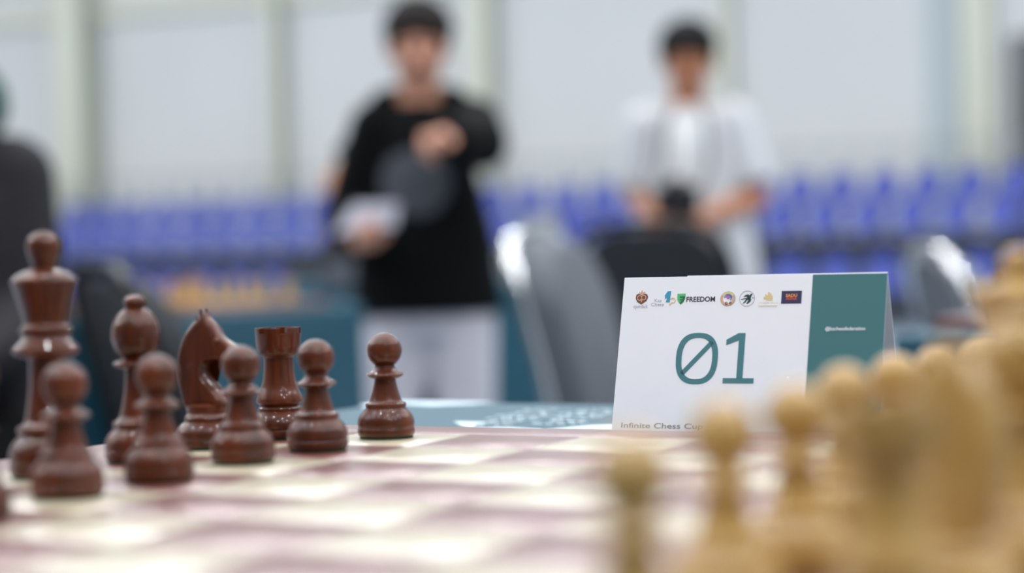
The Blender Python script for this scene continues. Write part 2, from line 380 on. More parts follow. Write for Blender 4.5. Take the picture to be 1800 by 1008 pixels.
def make_knight(mt, label):
    t = thing('chess_knight', label, 'chess piece')
    felt(14.0, t); lp(base_prof(14.0, 12.5), 'foot', mt, t)
    lp([(9.3, 12.2), (9.9, 13.2), (9.4, 14.4), (8.6, 15.2), (9.0, 16.6), (9.2, 18.4), (7.6, 19.6), (0, 19.8)], 'stem', mt, t)
    # profile of neck and head facing +x: pairs across the body, (x, z) with half thickness
    out = [(-8.6, 18.5), (-10.6, 24), (-11.8, 31), (-11.9, 38), (-10.6, 44.5), (-8.0, 50), (-4.6, 54.2), (-1.0, 57.0), (1.2, 58.4), (2.2, 56.0), (4.2, 54.4),
           (6.4, 51.6), (8.8, 47.8), (12.6, 45.0), (15.6, 42.6), (16.6, 39.6), (15.4, 36.8), (12.0, 35.8), (7.8, 37.8), (4.0, 38.2), (0.8, 36.6), (0.0, 33.6), (1.6, 30.0), (5.4, 26.0), (8.4, 22.5), (8.8, 18.5)]
    out = [(a*MM, b*MM) for a, b in out]
    out2 = [(p[0], p[1]) for p in catmull(out + [out[0]], 3)][:-1]
    bm = bmesh.new(); n = len(out2); cx, cz = -0.001, 0.038
    layers = [(-6.4, 0.55), (-6.0, 0.80), (-4.6, 0.94), (-2.2, 1.0), (2.2, 1.0), (4.6, 0.94), (6.0, 0.80), (6.4, 0.55)]
    def inner(p, s):
        # shrink towards a spine running up the neck and along the head
        x, z = p
        if z > 0.044: sx, sz = -0.001 + (0.002 if x > 0.002 else 0), 0.047
        elif x > 0.004 and z > 0.034: sx, sz = 0.006, 0.0415
        else: sx, sz = -0.0045, min(max(z, 0.021), 0.04)
        return (sx + (x-sx)*s, sz + (z-sz)*s)
    rings = []
    for y, s in layers:
        ring = []
        for p in out2:
            q = inner(p, s)
            th = y*MM*(1.0 if q[1] < 0.035 else max(0.62, 1.0-(q[1]-0.035)*16))
            if q[0] > 0.007 and q[1] > 0.033: th *= 0.82
            ring.append(bm.verts.new((q[0], th, q[1])))
        rings.append(ring)
    for a, b in zip(rings, rings[1:]):
        for i in range(n): bm.faces.new((a[i], a[(i+1) % n], b[(i+1) % n], b[i]))
    f1 = bm.faces.new(rings[0]); f2 = bm.faces.new(rings[-1])
    bmesh.ops.triangulate(bm, faces=[f1, f2])
    bm_obj('head', bm, mt, t, True, 55)
    bm = bmesh.new()
    for i in range(9):                      # the carved locks of the mane
        a = i/8; x = -9.8 + 8.6*a**1.6; z = 27 + 28*a
        box(bm, (x*MM, 0, z*MM), (0.0042, 0.0068, 0.0022), Matrix.Rotation(-0.5+0.9*a, 4, 'Y'), 0.0006)
    bm_obj('mane', bm, mt, t)
    for s in (-1, 1):
        bm = bmesh.new(); bmesh.ops.create_cone(bm, segments=10, radius1=0.0019, radius2=0.0004, depth=0.0065, cap_ends=True,
            matrix=Matrix.Translation((-0.0002, s*0.0026, 0.0565)) @ Matrix.Rotation(-0.15, 4, 'Y'))
        bm_obj('ear', bm, mt, t)
        bm = bmesh.new(); bmesh.ops.create_uvsphere(bm, u_segments=12, v_segments=8, radius=0.0011, matrix=Matrix.Translation((0.0052, s*0.0040, 0.0485)))
        bm_obj('eye', bm, mt, t)
    return t
S = 0.055
def sq(f, r, dx=0, dy=0): return Vector(((8-r)*S+dx, 'abcdefgh'.index(f)*S+dy, BT))
# dark set
pawnD = make_pawn(M['dark_wood'], '')
DP = [('h', (0.052, 0.391), 'dark brown pawn standing apart at the right end of the dark row'),
      ('g', (0.052, 0.333), 'dark brown pawn just in front of the dark rook'),
      ('f', (0.048, 0.283), 'dark brown pawn overlapping the right side of the dark knight'),
      ('e', (0.054, 0.219), 'dark brown pawn in front of the dark bishop'),
      ('d', (0.051, 0.170), 'dark brown pawn in front of the dark king'),
      ('c', (0.058, 0.113), 'dark brown pawn cut off by the left edge of the photo')]
for i, (f, (x, y), lab) in enumerate(DP):
    o = pawnD if i == 0 else clone(pawnD)
    o.location = (x, y, BT); o.rotation_euler.z = i*1.1; o['label'] = lab; o['group'] = 'dark pawns in their row'
rookD = make_rook(M['dark_wood'], 'dark brown rook with notched crown behind the pawns'); rookD.location = (0.003, 0.381, BT); rookD.rotation_euler.z = 0.3
knightD = make_knight(M['dark_wood'], 'dark brown knight turned to the right, behind a pawn'); knightD.location = (-0.003, 0.333, BT); knightD.rotation_euler.z = 0.12
bishopD = make_bishop(M['dark_wood'], 'dark brown bishop between the king and the knight'); bishopD.location = (0.002, 0.277, BT); bishopD.rotation_euler.z = 2.4
kingD = make_king(M['dark_wood'], 'dark brown king, tallest piece at the left'); kingD.location = (0.002, 0.221, BT)
# light set
pawnL = make_pawn(M['tan_wood'], '')
LP = [('a', 'tan pawn closest to the camera, the leftmost of the light pawns'), ('b', 'tan pawn second from the left among the light pawns'),
      ('c', 'tan pawn third from the left, below the large number'), ('d', 'tan pawn in front of the teal part of the card, fourth from the left'),
      ('e', 'tan pawn fifth from the left in the light row'), ('f', 'tan pawn sixth from the left in the light row'),
      ('g', 'tan pawn seventh from the left in the light row'), ('h', 'farthest tan pawn, at the far edge of the board')]
NEAR = {'a': (0.349, -0.042), 'b': (0.338, 0.038), 'c': (0.338, 0.090)}
for i, (f, lab) in enumerate(LP):
    o = pawnL if i == 0 else clone(pawnL)
    o.location = sq(f, 2, random.uniform(-.002, .002), random.uniform(-.002, .002))
    if f in NEAR: o.location = Vector(NEAR[f] + (BT,))
    o['label'] = lab; o['group'] = 'light pawns in their row'
rookL = make_rook(M['tan_wood'], 'tan rook at the near corner of the board, bottom right of the photo'); rookL.location = sq('a', 1)
knightL = make_knight(M['tan_wood'], 'tan knight beside the near rook, lower right of the photo'); knightL.location = sq('b', 1); knightL.rotation_euler.z = math.pi*0.9
bishopL = make_bishop(M['tan_wood'], 'tan bishop between the light knight and the light queen'); bishopL.location = sq('c', 1, 0.006, -0.010)
queenL = make_king(M['tan_wood'], 'tan queen with scalloped crown at the right edge', True); queenL.location = sq('d', 1, -0.007, -0.004)
kingL = make_king(M['tan_wood'], 'tan king beyond the light queen at the right edge'); kingL.location = sq('e', 1)
b2 = clone(bishopL, sq('f', 1), 0.4, 'far tan bishop beside the light king'); 
k2 = clone(knightL, sq('g', 1), math.pi, 'far tan knight beside the far bishop')
r2 = clone(rookL, sq('h', 1), 0.2, 'far tan rook at the far corner of the board')

# ------------------------------------------------------------------ the board
bd = thing('chess_board', 'glossy wooden chess board of mahogany and maple squares on the teal table', 'chess board', (3.5*S, 3.5*S, BT-0.013))
mg = 0.036; half = 4*S
bm = bmesh.new()
box(bm, (0, 0, 0.0055), (2*half-0.0002, 2*half-0.0002, 0.011))
bm_obj('core', bm, M['dark_square'], bd)
for (cx, cy, sx, sy) in ((0, half+mg/2, 2*(half+mg), mg), (0, -half-mg/2, 2*(half+mg), mg), (half+mg/2, 0, mg, 2*half), (-half-mg/2, 0, mg, 2*half)):
    nbox('border_strip', (cx, cy, 0.0065), (sx, sy, 0.013), M['dark_square'], bd, bevel=0.0012)
tl = {}
for i in range(8):
    for j in range(8):
        dark = (i+j) % 2 == 1              # i: file index, j: 8-rank ; a8 light, h8 dark
        key = 'dark' if dark else 'light'
        if key not in tl:
            bmx = bmesh.new(); box(bmx, (0, 0, 0), (S-0.0002, S-0.0002, 0.002), bevel=0.00012)
            o = bm_obj('square', bmx, M['dark_square' if dark else 'light_square'], bd); tl[key] = o.data
        else: o = link('square', tl[key], None, bd)
        o.location = (-half+S*(j+0.5), -half+S*(i+0.5), 0.012)

# ------------------------------------------------------------------ playing table
TT = BT-0.013
tb = thing('covered_table', 'long table under a teal printed cloth carrying the chess board and card', 'table', (0.8, 0.11, 0))
X0, X1, Y0, Y1 = -0.152, 1.75, -0.53, 0.752
nbox('tabletop', (0, 0, TT-0.017), (X1-X0-0.012, Y1-Y0-0.012, 0.028), mat('table_board', srgb(150, 150, 150), 0.7), tb)
for sx in (-1, 1):
    for sy in (-1, 1):
        bm = bmesh.new(); tube_bm(bm, [(sx*0.85, sy*0.55, 0), (sx*0.85, sy*0.55, TT-0.03)], 0.018, 10); bm_obj('leg', bm, M['darkgrey'], tb)
def cloth_bm(lx, ly, top, drop, wav=0.012, n=90):
    bm = bmesh.new(); per = []
    pts = []
    rad = 0.012
    cs = [(lx/2-rad, ly/2-rad, 0), (-lx/2+rad, ly/2-rad, 90), (-lx/2+rad, -ly/2+rad, 180), (lx/2-rad, -ly/2+rad, 270)]
    for q, (cx, cy, a0) in enumerate(cs):
        for k in range(4):
            a = math.radians(a0+30*k); pts.append((cx, cy, math.cos(a), math.sin(a)))
        nx = cs[(q+1) % 4]; L = math.hypot(nx[0]-cx, nx[1]-cy); a = math.radians(a0+90)
        m_ = int(L/0.05)
        for k in range(1, m_):
            t = k/m_; pts.append((cx+(nx[0]-cx)*t, cy+(nx[1]-cy)*t, math.cos(a), math.sin(a)))
    rows = [(0.0, 0.0), (0.6, -0.0004), (0.9, -0.003), (1.0, -0.008), (1.02, -0.05), (1.05, -drop*0.5), (1.1, -drop)]
    rings = []
    for ri, (f, dz) in enumerate(rows):
        ring = []
        for i, (x, y, nx, ny) in enumerate(pts):
            wv = wav*math.sin(i*0.9)*(abs(dz)/drop) if ri > 3 else 0
            ex = rad*f + wv
            ring.append(bm.verts.new((x+nx*ex, y+ny*ex, top+dz)))
        rings.append(ring)
    for a, b in zip(rings, rings[1:]):
        for i in range(len(pts)): bm.faces.new((a[i], a[(i+1) % len(pts)], b[(i+1) % len(pts)], b[i]))
    bm.faces.new(rings[0])
    return bm
bm = cloth_bm(X1-X0, Y1-Y0, TT-0.0, 0.62)
cl = bm_obj('table_cloth', bm, M['teal'], tb)
# white print on the cloth: rounded shapes and two lines of script strokes
def flat(name, polys, mt, parent, z0, z1):
    bm = bmesh.new()
    for p in polys: prism(bm, p, z0, z1)
    return bm_obj(name, bm, mt, parent, False)
def stroke(pts, w):              # polyline -> quads
    out = []
    for a, b in zip(pts, pts[1:]):
        a, b = Vector(a[:2]), Vector(b[:2]); d = (b-a)
        if d.length < 1e-7: continue
        d.normalize(); n = Vector((-d.y, d.x))*w/2; e = d*w*0.35
        out.append([tuple(a-e-n), tuple(b+e-n), tuple(b+e+n), tuple(a-e+n)])
    return out
def W2(x, y): return (x-0.8, y-0.11)
pr = []
pr.append([W2(*p) for p in [(-0.128, 0.688), (-0.112, 0.692), (-0.120, 0.71), (-0.138, 0.728), (-0.15, 0.735), (-0.148, 0.71)]])
pr.append([W2(*p) for p in [(-0.132, 0.728), (-0.10, 0.715), (-0.078, 0.73), (-0.07, 0.748), (-0.145, 0.748)]])
pr.append([W2(*p) for p in [(-0.030, 0.612), (-0.008, 0.611), (-0.002, 0.578), (-0.010, 0.585)]])
pr.append([W2(*p) for p in [(0.045, 0.575), (0.058, 0.602), (0.080, 0.612), (0.105, 0.60), (0.11, 0.575)]])
pr.append([W2(*p) for p in [(-0.005, 0.555), (0.0, 0.575), (0.02, 0.583), (0.042, 0.575), (0.048, 0.555)]])
for q_ in pr: flat('printed_shape', [q_], M['cloth_print'], tb, TT+0.00005, TT+0.0003)
def script_line(p0, p1, letters, hgt, seed):
    random.seed(seed); p0, p1 = Vector(p0), Vector(p1); d = (p1-p0); L = d.length; d.normalize(); n = Vector((-d.y, d.x)); q = []
    for i in range(letters):
        c = p0 + d*(L*(i+0.5)/letters); wdt = L/letters*0.42; hh = hgt*random.choice((0.55, 0.6, 1.0))
        a0 = random.uniform(0, 6); pts = []
        for k in range(11):
            a = a0 + k*0.52
            pts.append(c + d*(math.cos(a)*wdt) + n*(math.sin(a)*hh*0.5))
        q += stroke(pts, 0.0034)
    return [[W2(*p) for p in poly] for poly in q]
flat('printed_script', script_line((0.004, 0.588), (-0.016, 0.705), 6, 0.030, 3) + script_line((0.036, 0.605), (0.018, 0.705), 5, 0.028, 5), M['cloth_print'], tb, TT+0.00005, TT+0.0003)

# ------------------------------------------------------------------ tent card
CX, CY, WD, LN, HT = 0.1235, 0.475, 0.1275, 0.02315, 0.0806
SL = math.hypot(LN, HT)
tc = thing('tent_card', 'white and teal folded table card with the number 01 behind the board', 'sign', (CX, CY, TT))
fr = Matrix(((1, 0, 0, 0), (0, LN/SL, -HT/SL, 0), (0, HT/SL, LN/SL, 0), (0, 0, 0, 1)))   # local x: along, y: up the slope, z: towards the viewer
def on_card(o): o.matrix_local = fr; return o
def cardbox(name, u0, u1, v0, v1, t0, t1, mt, par):
    bm = bmesh.new(); box(bm, ((u0+u1)/2, SL-(v0+v1)/2, (t0+t1)/2), (u1-u0, v1-v0, t1-t0)); o = bm_obj(name, bm, mt, par, False); return o
fp = on_card(cardbox('front_panel', 0, WD, 0, SL, -0.0004, 0, M['card'], tc))
bp = nbox('back_panel', (0, 0, 0), (WD, SL, 0.0004), M['card'], tc)
bk = Matrix(((1, 0, 0, WD/2), (0, -LN/SL, -HT/SL, LN*1.5+0.0002), (0, HT/SL, -LN/SL, HT/2), (0, 0, 0, 1)))
bp.matrix_local = bk
# the fold's second layer starts a little way in and stands a hair proud of the edge
cardbox('fold_flap', 0.0318, WD, -0.00055, 0.0006, -0.0007, -0.0001, M['card'], fp)
cardbox('teal_panel', 0.0929, WD, 0.0001, SL-0.0001, 0.00002, 0.00008, M['card_teal'], fp)
def P2(u, v): return (u*MM, SL-v*MM)
def ink(name, polys, mt, par=None, z=0.00012):
    return flat(name, [[P2(*p) for p in poly] for poly in polys], mt, par or fp, 0.00001 if z < 0.0002 else z-0.0001, z)
def ell(cx, cy, rx, ry, n=36): return [(cx+rx*math.cos(2*math.pi*i/n), cy+ry*math.sin(2*math.pi*i/n)) for i in range(n)]
def ring(cx, cy, ro, ri, n=40, p=2.0, ry=None, riy=None, a0=0.0, a1=1.0):
    ry = ry or ro; riy = riy or ri; out = []
    def se(a, rx, ryy):
        c, s = math.cos(a), math.sin(a)
        return (cx + rx*math.copysign(abs(c)**(2/p), c), cy + ryy*math.copysign(abs(s)**(2/p), s))
    for i in range(n):
        a, b = 2*math.pi*(a0+(a1-a0)*i/n), 2*math.pi*(a0+(a1-a0)*(i+1)/n)
        out.append([se(a, ri, riy), se(a, ro, ry), se(b, ro, ry), se(b, ri, riy)])
    return out
z0 = ring(39.7, 39.3, 10.3, 7.5, 60, 2.5, 12.2, 9.8)
z0.append([(33.6, 47.4), (31.9, 46.0), (46.0, 30.6), (47.6, 32.2)])
ink('number_zero', z0, M['ink_teal'])
ink('number_one', [[(59.3, 27.3), (62.6, 27.3), (62.6, 48.7), (59.6, 48.7), (59.6, 30.8), (53.6, 33.0), (53.6, 30.4)], [(53.1, 48.5), (68.0, 48.5), (68.0, 51.0), (53.1, 51.0)]], M['ink_teal'])
def text(name, s, u, v, h, mt, width=None, par=None, bold=0.0, shear=0.0, sp=1.0):
    cu = bpy.data.curves.new(name, 'FONT'); cu.body = s; cu.size = 1.0; cu.shear = shear; cu.offset = bold; cu.space_character = sp
    cu.resolution_u = 4; cu.extrude = 0.0
    o = bpy.data.objects.new(name, cu); col(o)
    dg = bpy.context.evaluated_depsgraph_get(); me = bpy.data.meshes.new_from_object(o.evaluated_get(dg), depsgraph=dg)
    bpy.data.objects.remove(o)
    xs = [v_.co.x for v_ in me.vertices]; ys = [v_.co.y for v_ in me.vertices]
    k = h*MM/0.70
    kx = k if width is None else width*MM/(max(xs)-min(xs))
    x0 = min(xs)
    for v_ in me.vertices: v_.co = (u*MM + (v_.co.x-x0)*kx, SL - v*MM + v_.co.y*k, 0.00014)
    me.name = name; me.materials.clear()
    return link(name, me, mt, par or fp)
ink_dark = mat('ink_charcoal', srgb(48, 52, 66), 0.6); ink_grey = mat('ink_grey', srgb(118, 128, 136), 0.6)
ink_brown = mat('ink_brown', srgb(112, 78, 66), 0.6); ink_copper = mat('ink_copper', srgb(206, 164, 140), 0.6); ink_white = mat('ink_white', srgb(236, 238, 245), 0.6)
ink_blue = mat('ink_blue', srgb(62, 148, 184), 0.6); ink_gold = mat('ink_gold', srgb(222, 196, 128), 0.6); ink_pale = mat('ink_pale_gold', srgb(232, 222, 190), 0.6)
ink_green = mat('ink_green', srgb(78, 184, 112), 0.6); ink_dgreen = mat('ink_dark_green', srgb(28, 66, 62), 0.6); ink_bgreen = mat('ink_shade_green', srgb(30, 106, 76), 0.6)
ink_navy = mat('ink_navy', srgb(44, 44, 84), 0.6); ink_orange = mat('ink_orange', srgb(240, 156, 70), 0.6); ink_red = mat('ink_red', srgb(206, 84, 68), 0.6)
ink_ring = mat('ink_ring_grey', srgb(150, 170, 182), 0.6); ink_sky = mat('ink_sky', srgb(110, 152, 208), 0.6); ink_pink = mat('ink_pink', srgb(196, 96, 160), 0.6)
ink_salmon = mat('ink_salmon', srgb(222, 164, 132), 0.6); ink_lgrey = mat('ink_light_grey', srgb(176, 174, 186), 0.6)
# 1: heart-like brown emblem and word
ink('heart_emblem', [[(9.6, 13.2), (7.4, 11.8), (6.6, 10.0), (6.9, 8.4), (8.0, 7.8), (9.4, 8.6), (10.8, 7.8), (12.3, 8.2), (12.9, 9.6), (12.2, 11.5)]], ink_brown)
ink('emblem_scroll', ring(8.6, 10.0, 1.3, 0.9, 20) + ring(10.7, 9.9, 1.3, 0.9, 20) + [[(9.2, 11.0), (10.1, 11.0), (9.65, 12.4)]], ink_salmon, z=0.00022)
ink('emblem_crown', [[(8.4, 8.2), (8.2, 6.9), (9.1, 7.4), (9.6, 6.0), (10.2, 7.4), (11.1, 6.8), (11.0, 8.1), (9.7, 8.8)]], ink_copper, z=0.00018)
text('word_qunduk', 'qunduk', 5.9, 14.9, 1.9, ink_lgrey, 7.2)
text('word_kaz', 'Kaz', 16.3, 12.1, 1.6, ink_lgrey, 3.6); text('word_chess', 'Chess', 14.7, 14.0, 1.6, ink_lgrey, 6.4)
ink('horse_mark', [[(21.3, 8.9), (22.6, 6.9), (24.3, 6.9), (24.0, 12.3), (22.0, 12.2), (22.6, 10.2), (21.6, 10.6)]], ink_blue)
ink('gold_pawn_mark', ring(25.6, 11.4, 1.35, 0.9, 20, a0=-0.35, a1=0.35) + [[(23.9, 10.3), (25.6, 10.2), (25.6, 10.7), (24.2, 10.8)], [(23.8, 12.8), (25.6, 12.4), (24.0, 14.0)]], ink_gold)
ink('shield', [[(27.6, 8.2), (31.7, 8.1), (31.6, 10.6), (30.9, 12.1), (29.6, 13.3), (28.3, 12.2), (27.7, 10.8)]], ink_green)
ink('shield_fold', [[(29.0, 9.5), (31.6, 9.4), (31.5, 10.6), (30.9, 12.1), (29.6, 13.3), (28.9, 12.7), (30.2, 11.4), (29.0, 11.3), (29.0, 10.9), (30.3, 10.8), (30.4, 10.2), (29.0, 10.2)]], ink_bgreen, z=0.00022)
text('word_freedom', 'FREEDOM', 32.3, 12.1, 2.35, ink_dark, 14.2, bold=0.022)
ink('round_emblem', [ell(52.75, 10.9, 3.7, 3.55)], ink_ring)
ink('emblem_band', ring(52.75, 10.9, 3.35, 2.3, 40), ink_salmon, z=0.00020)
ink('emblem_arch', ring(52.75, 10.9, 3.35, 2.3, 20, a0=0.58, a1=0.92), ink_gold, z=0.00026)
ink('emblem_field', [ell(52.75, 10.9, 2.3, 2.3)], ink_white, z=0.00020)
ink('emblem_sky', ring(52.9, 10.6, 2.1, 1.1, 20, a0=0.5, a1=1.12) + [[(52.0, 8.8), (54.6, 9.2), (54.8, 10.8), (52.0, 10.4)]], ink_sky, z=0.00026)
ink('emblem_centre', [ell(52.9, 10.3, 0.85, 0.85, 18)], ink_pink, z=0.00032)
ink('emblem_foot', ring(52.2, 13.2, 0.7, 0.35, 14) + ring(54.1, 13.0, 0.6, 0.3, 14), ink_brown, z=0.00032)
ink('bird_circle', ring(62.1, 10.9, 3.75, 3.5, 44), ink_lgrey)
ink('bird', [[(60.2, 10.2), (61.3, 9.2), (62.6, 8.9), (63.2, 9.5), (63.8, 8.7), (64.6, 8.6), (64.1, 10.0), (63.9, 10.7), (63.2, 11.4), (62.4, 10.9), (61.8, 10.0)],
             [(62.0, 10.6), (63.6, 10.6), (64.2, 11.3), (63.9, 12.4), (62.3, 13.6), (61.9, 13.3), (62.7, 12.0), (62.5, 11.4), (61.4, 12.8), (60.0, 13.5), (61.3, 11.8)],
             [(59.2, 11.2), (61.9, 10.6), (61.9, 11.1), (59.2, 11.5)], [(64.7, 10.4), (65.2, 10.4), (65.2, 10.9), (64.7, 10.9)]], ink_dgreen)
ink('gold_towers', [[(70.2+0.62*i, 12.0-h_), (70.62+0.62*i, 12.1-h_), (70.62+0.62*i, 12.0 - (0.6 if i < 2 else 0)), (70.2+0.62*i, 12.0-(0.6 if i < 2 else 0))] for i, h_ in enumerate((2.0, 3.2, 2.6, 4.1, 3.9, 3.3, 2.4))], ink_gold)
text('word_towers', 'AMBER PLUS', 68.0, 13.6, 1.05, ink_pale, 9.2)
ink('fine_lines', [[(67.6, 14.2), (77.0, 14.2), (77.0, 14.35), (67.6, 14.35)], [(67.9, 14.7), (76.6, 14.7), (76.6, 14.85), (67.9, 14.85)]], ink_pale)
ink('navy_plate', [[(78.6, 7.6), (88.2, 7.6), (88.2, 13.6), (78.6, 13.6)]], ink_navy)
o = text('word_sadu', 'SADU', 80.7, 10.5, 1.45, ink_orange, 5.4, bold=0.03); o.location.z = 0.00008
o = text('word_arena', 'ARENA', 80.7, 11.9, 1.15, ink_red, 5.4, bold=0.03); o.location.z = 0.00008
text('event_line', 'Infinite Chess Cup Almaty', 4.8, 72.4, 2.45, ink_grey, 57.5, bold=0.006)
o = text('handle_line', '@kzchessfederation', 100.3, 26.3, 1.55, ink_white, 18.5, bold=0.018); o.location.z = 0.00008

# ------------------------------------------------------------------ chairs
def rrect(w_, h0, h1, rad, n=6, botr=0.02):
    pts = []
    for cx, cz, r, a0 in ((w_/2-rad, h1-rad, rad, 0), (-w_/2+rad, h1-rad, rad, 90), (-w_/2+botr, h0+botr, botr, 180), (w_/2-botr, h0+botr, botr, 270)):
        for k in range(n+1):
            a = math.radians(a0+90*k/n); pts.append((cx+r*math.cos(a), cz+r*math.sin(a)))
    return pts
def make_chair(label, fabric, frame, top=0.87):
    t = thing('banquet_chair', label, 'chair')
    # seat cushion
    bm = bmesh.new(); box(bm, (0, -0.02, 0.445), (0.43, 0.43, 0.075), bevel=0.03); bm_obj('seat', bm, fabric, t)
    # back cushion: rounded top, bowed, leaning backwards
    pts = rrect(0.42, 0.50, top, 0.13)
    bm = bmesh.new(); lay = []
    for y, s in ((-0.044, 0.86), (-0.037, 0.95), (-0.018, 1.0), (0.020, 1.0), (0.030, 0.95)):
        ring_ = []
        for x, z in pts:
            cz = (0.50+top)/2; zz = cz+(z-cz)*s; xx = x*s
            lean = 0.19 + 0.16*(zz-0.45)**1.4*2.0
            ring_.append(bm.verts.new((xx, lean + y + 0.25*xx*xx*-1, zz)))
        lay.append(ring_)
    for a, b in zip(lay, lay[1:]):
        for i in range(len(pts)): bm.faces.new((a[i], a[(i+1) % len(pts)], b[(i+1) % len(pts)], b[i]))
    bm.faces.new(lay[0]); bm.faces.new(lay[-1])
    bm_obj('backrest', bm, fabric, t)
    def yb(z): return 0.19 + 0.32*max(0, z-0.45)**1.4
    for s in (-1, 1):
        bm = bmesh.new(); x = s*0.225
        pts2 = [(x, 0.26, 0), (x, 0.21, 0.44)] + [(x if z < top-0.1 else x-s*0.05*((z-top+0.1)/0.1)**2, yb(z)+0.012, z) for z in (0.5, 0.6, 0.7, top-0.1, top-0.05, top-0.01)] + [(x-s*0.13, yb(top)+0.014, top+0.012), (x-s*0.225, yb(top)+0.014, top+0.014)]
        tube_bm(bm, catmull(pts2, 3), 0.012, 10); bm_obj('back_frame', bm, frame, t)
        bm = bmesh.new(); tube_bm(bm, [(x, -0.26, 0), (x, -0.22, 0.42), (x, 0.2, 0.42)], 0.012, 10); bm_obj('leg', bm, frame, t)
    bm = bmesh.new(); tube_bm(bm, [(-0.225, -0.22, 0.40), (0.225, -0.22, 0.40)], 0.010, 8); tube_bm(bm, [(-0.225, 0.21, 0.40), (0.225, 0.21, 0.40)], 0.010, 8)
    bm_obj('stretcher', bm, frame, t)
    return t
def ground(px, z): p = at(px, 500, z); return Vector((p.x, p.y, 0))
def put(o, px, z, deg):                    # the middle of the backrest stands at this column and depth
    rz = 0.4513+math.radians(deg); g = ground(px, z); b_ = Matrix.Rotation(rz, 3, 'Z') @ Vector((0, 0.25, 0))
    o.location = g - b_; o.rotation_euler.z = rz
    return o
ch = put(make_chair('grey vinyl banquet chair with chrome frame between the two standing people', M['chair_grey'], M['chrome'], top=0.875), 990, 3.6, 74)
ch2 = put(make_chair('grey banquet chair at the right, its chrome corner shining above the card', M['chair_grey'], M['chrome'], top=0.825), 1662, 3.8, 90)
M['blackmetal'] = mat('black_metal', srgb(30, 30, 32), 0.35, metal=0.6)
chb = put(make_chair('charcoal chair behind the dark king and bishop', M['chair_dark'], M['blackmetal'], top=0.825), 214, 3.0, 114)
chc = put(make_chair('charcoal chair in front of the person in the white shirt', M['chair_dark'], M['blackmetal'], top=0.90), 1160, 4.9, 142)
chd = put(clone(chb, label='charcoal chair under the seated person at the left edge'), -150, 3.60, 0)
# ------------------------------------------------------------------ other tables with games
def game_table(cx, cy, lx, ly, label):
    t = thing('covered_table', label, 'table', (cx, cy, 0))
    nbox('tabletop', (0, 0, TT-0.017), (lx-0.012, ly-0.012, 0.028), bpy.data.materials['table_board'], t)
    for sx in (-1, 1):
        for sy in (-1, 1):
            bmx = bmesh.new(); tube_bm(bmx, [(sx*(lx/2-0.12), sy*(ly/2-0.1), 0), (sx*(lx/2-0.12), sy*(ly/2-0.1), TT-0.03)], 0.018, 8); bm_obj('leg', bmx, M['darkgrey'], t)
    bm_obj('table_cloth', cloth_bm(lx, ly, TT, 0.66, 0.015), M['teal'], t)
    return t
def checker():
    M_ = bpy.data.materials.new('checker_board'); M_.use_nodes = True; nt = M_.node_tree; b = nt.nodes['Principled BSDF']
    c = nt.nodes.new('ShaderNodeTexChecker'); c.inputs['Scale'].default_value = 1/S
    c.inputs['Color1'].default_value = srgb(136, 66, 50); c.inputs['Color2'].default_value = srgb(232, 212, 164)
    g = nt.nodes.new('ShaderNodeTexCoord'); nt.links.new(g.outputs['Object'], c.inputs['Vector']); nt.links.new(c.outputs['Color'], b.inputs['Base Color'])
    b.inputs['Roughness'].default_value = 0.3; return M_
M['checker'] = checker()
def small_board(x, y, label):
    t = thing('chess_board', label, 'chess board', (x, y, TT))
    nbox('playing_field', (0, 0, 0.0065), (8*S, 8*S, 0.0132), M['checker'], t)
    for (cx, cy, sx, sy) in ((0, half+mg/2, 2*(half+mg), mg), (0, -half-mg/2, 2*(half+mg), mg), (half+mg/2, 0, mg, 2*half), (-half-mg/2, 0, mg, 2*half)):
        nbox('border_strip', (cx, cy, 0.0065), (sx, sy, 0.013), M['dark_square'], t)
    return t
def army(bx, by, side, src, rank_p, rank_b, lab, grp, back=(0, 1, 2, 3, 4, 5, 6, 7)):   # side along x
    P_, R_, N_, B_, K_, Q_ = src
    for i in range(8):
        clone(P_, (bx+rank_p*S, by+(i-3.5)*S, BT), 0, lab+' %s pawn from the near end' % ORD[i], grp+' pawns')
    for i, (pc, nm) in enumerate(((R_, 'rook'), (N_, 'knight'), (B_, 'bishop'), (Q_, 'queen'), (K_, 'king'), (B_, 'bishop'), (N_, 'knight'), (R_, 'rook'))):
        if i not in back: continue
        o = clone(pc, (bx+rank_b*S, by+(i-3.5)*S, BT), (math.pi if side > 0 else 0) if nm == 'knight' else 0, lab+' '+(('near ' if i < 4 else 'far ') if nm in ('rook', 'knight', 'bishop') else '')+nm)
        if nm in ('rook', 'knight', 'bishop'): o['group'] = grp+' '+nm+'s'
queenD = make_king(M['dark_wood'], 'dark brown queen beside the dark king, beyond the left edge', True); queenD.location = (0.0, 0.165, BT)
SD = (pawnD, rookD, knightD, bishopD, kingD, queenD); SL_ = (pawnL, rookL, knightL, bishopL, kingL, queenL)
g1 = ground(640, 4.2)                      # its far right corner
game_table(g1.x-0.70, g1.y-0.35, 1.4, 0.70, 'teal covered game table in the left background behind the dark pieces')
b1 = ground(380, 3.95); b1.x = min(b1.x, g1.x-0.275); b1.y = min(max(b1.y, g1.y-0.70+0.30), g1.y-0.25); small_board(b1.x, b1.y-0.02, 'chess board on the left background table')
army(b1.x, b1.y-0.02, 1, SL_, 2.5, 3.5, 'small tan piece on the left background table,', 'light pieces on the left background table', (0, 1, 7))
army(b1.x, b1.y-0.02, -1, SD, -2.5, -3.5, 'small dark piece on the left background table,', 'dark pieces on the left background table', (0, 6))
g2 = ground(830, 8.4)
game_table(g2.x, g2.y, 2.3, 0.75, 'teal covered game table behind the grey chair and the card')
g3 = ground(1562, 2.1)                     # its near left corner
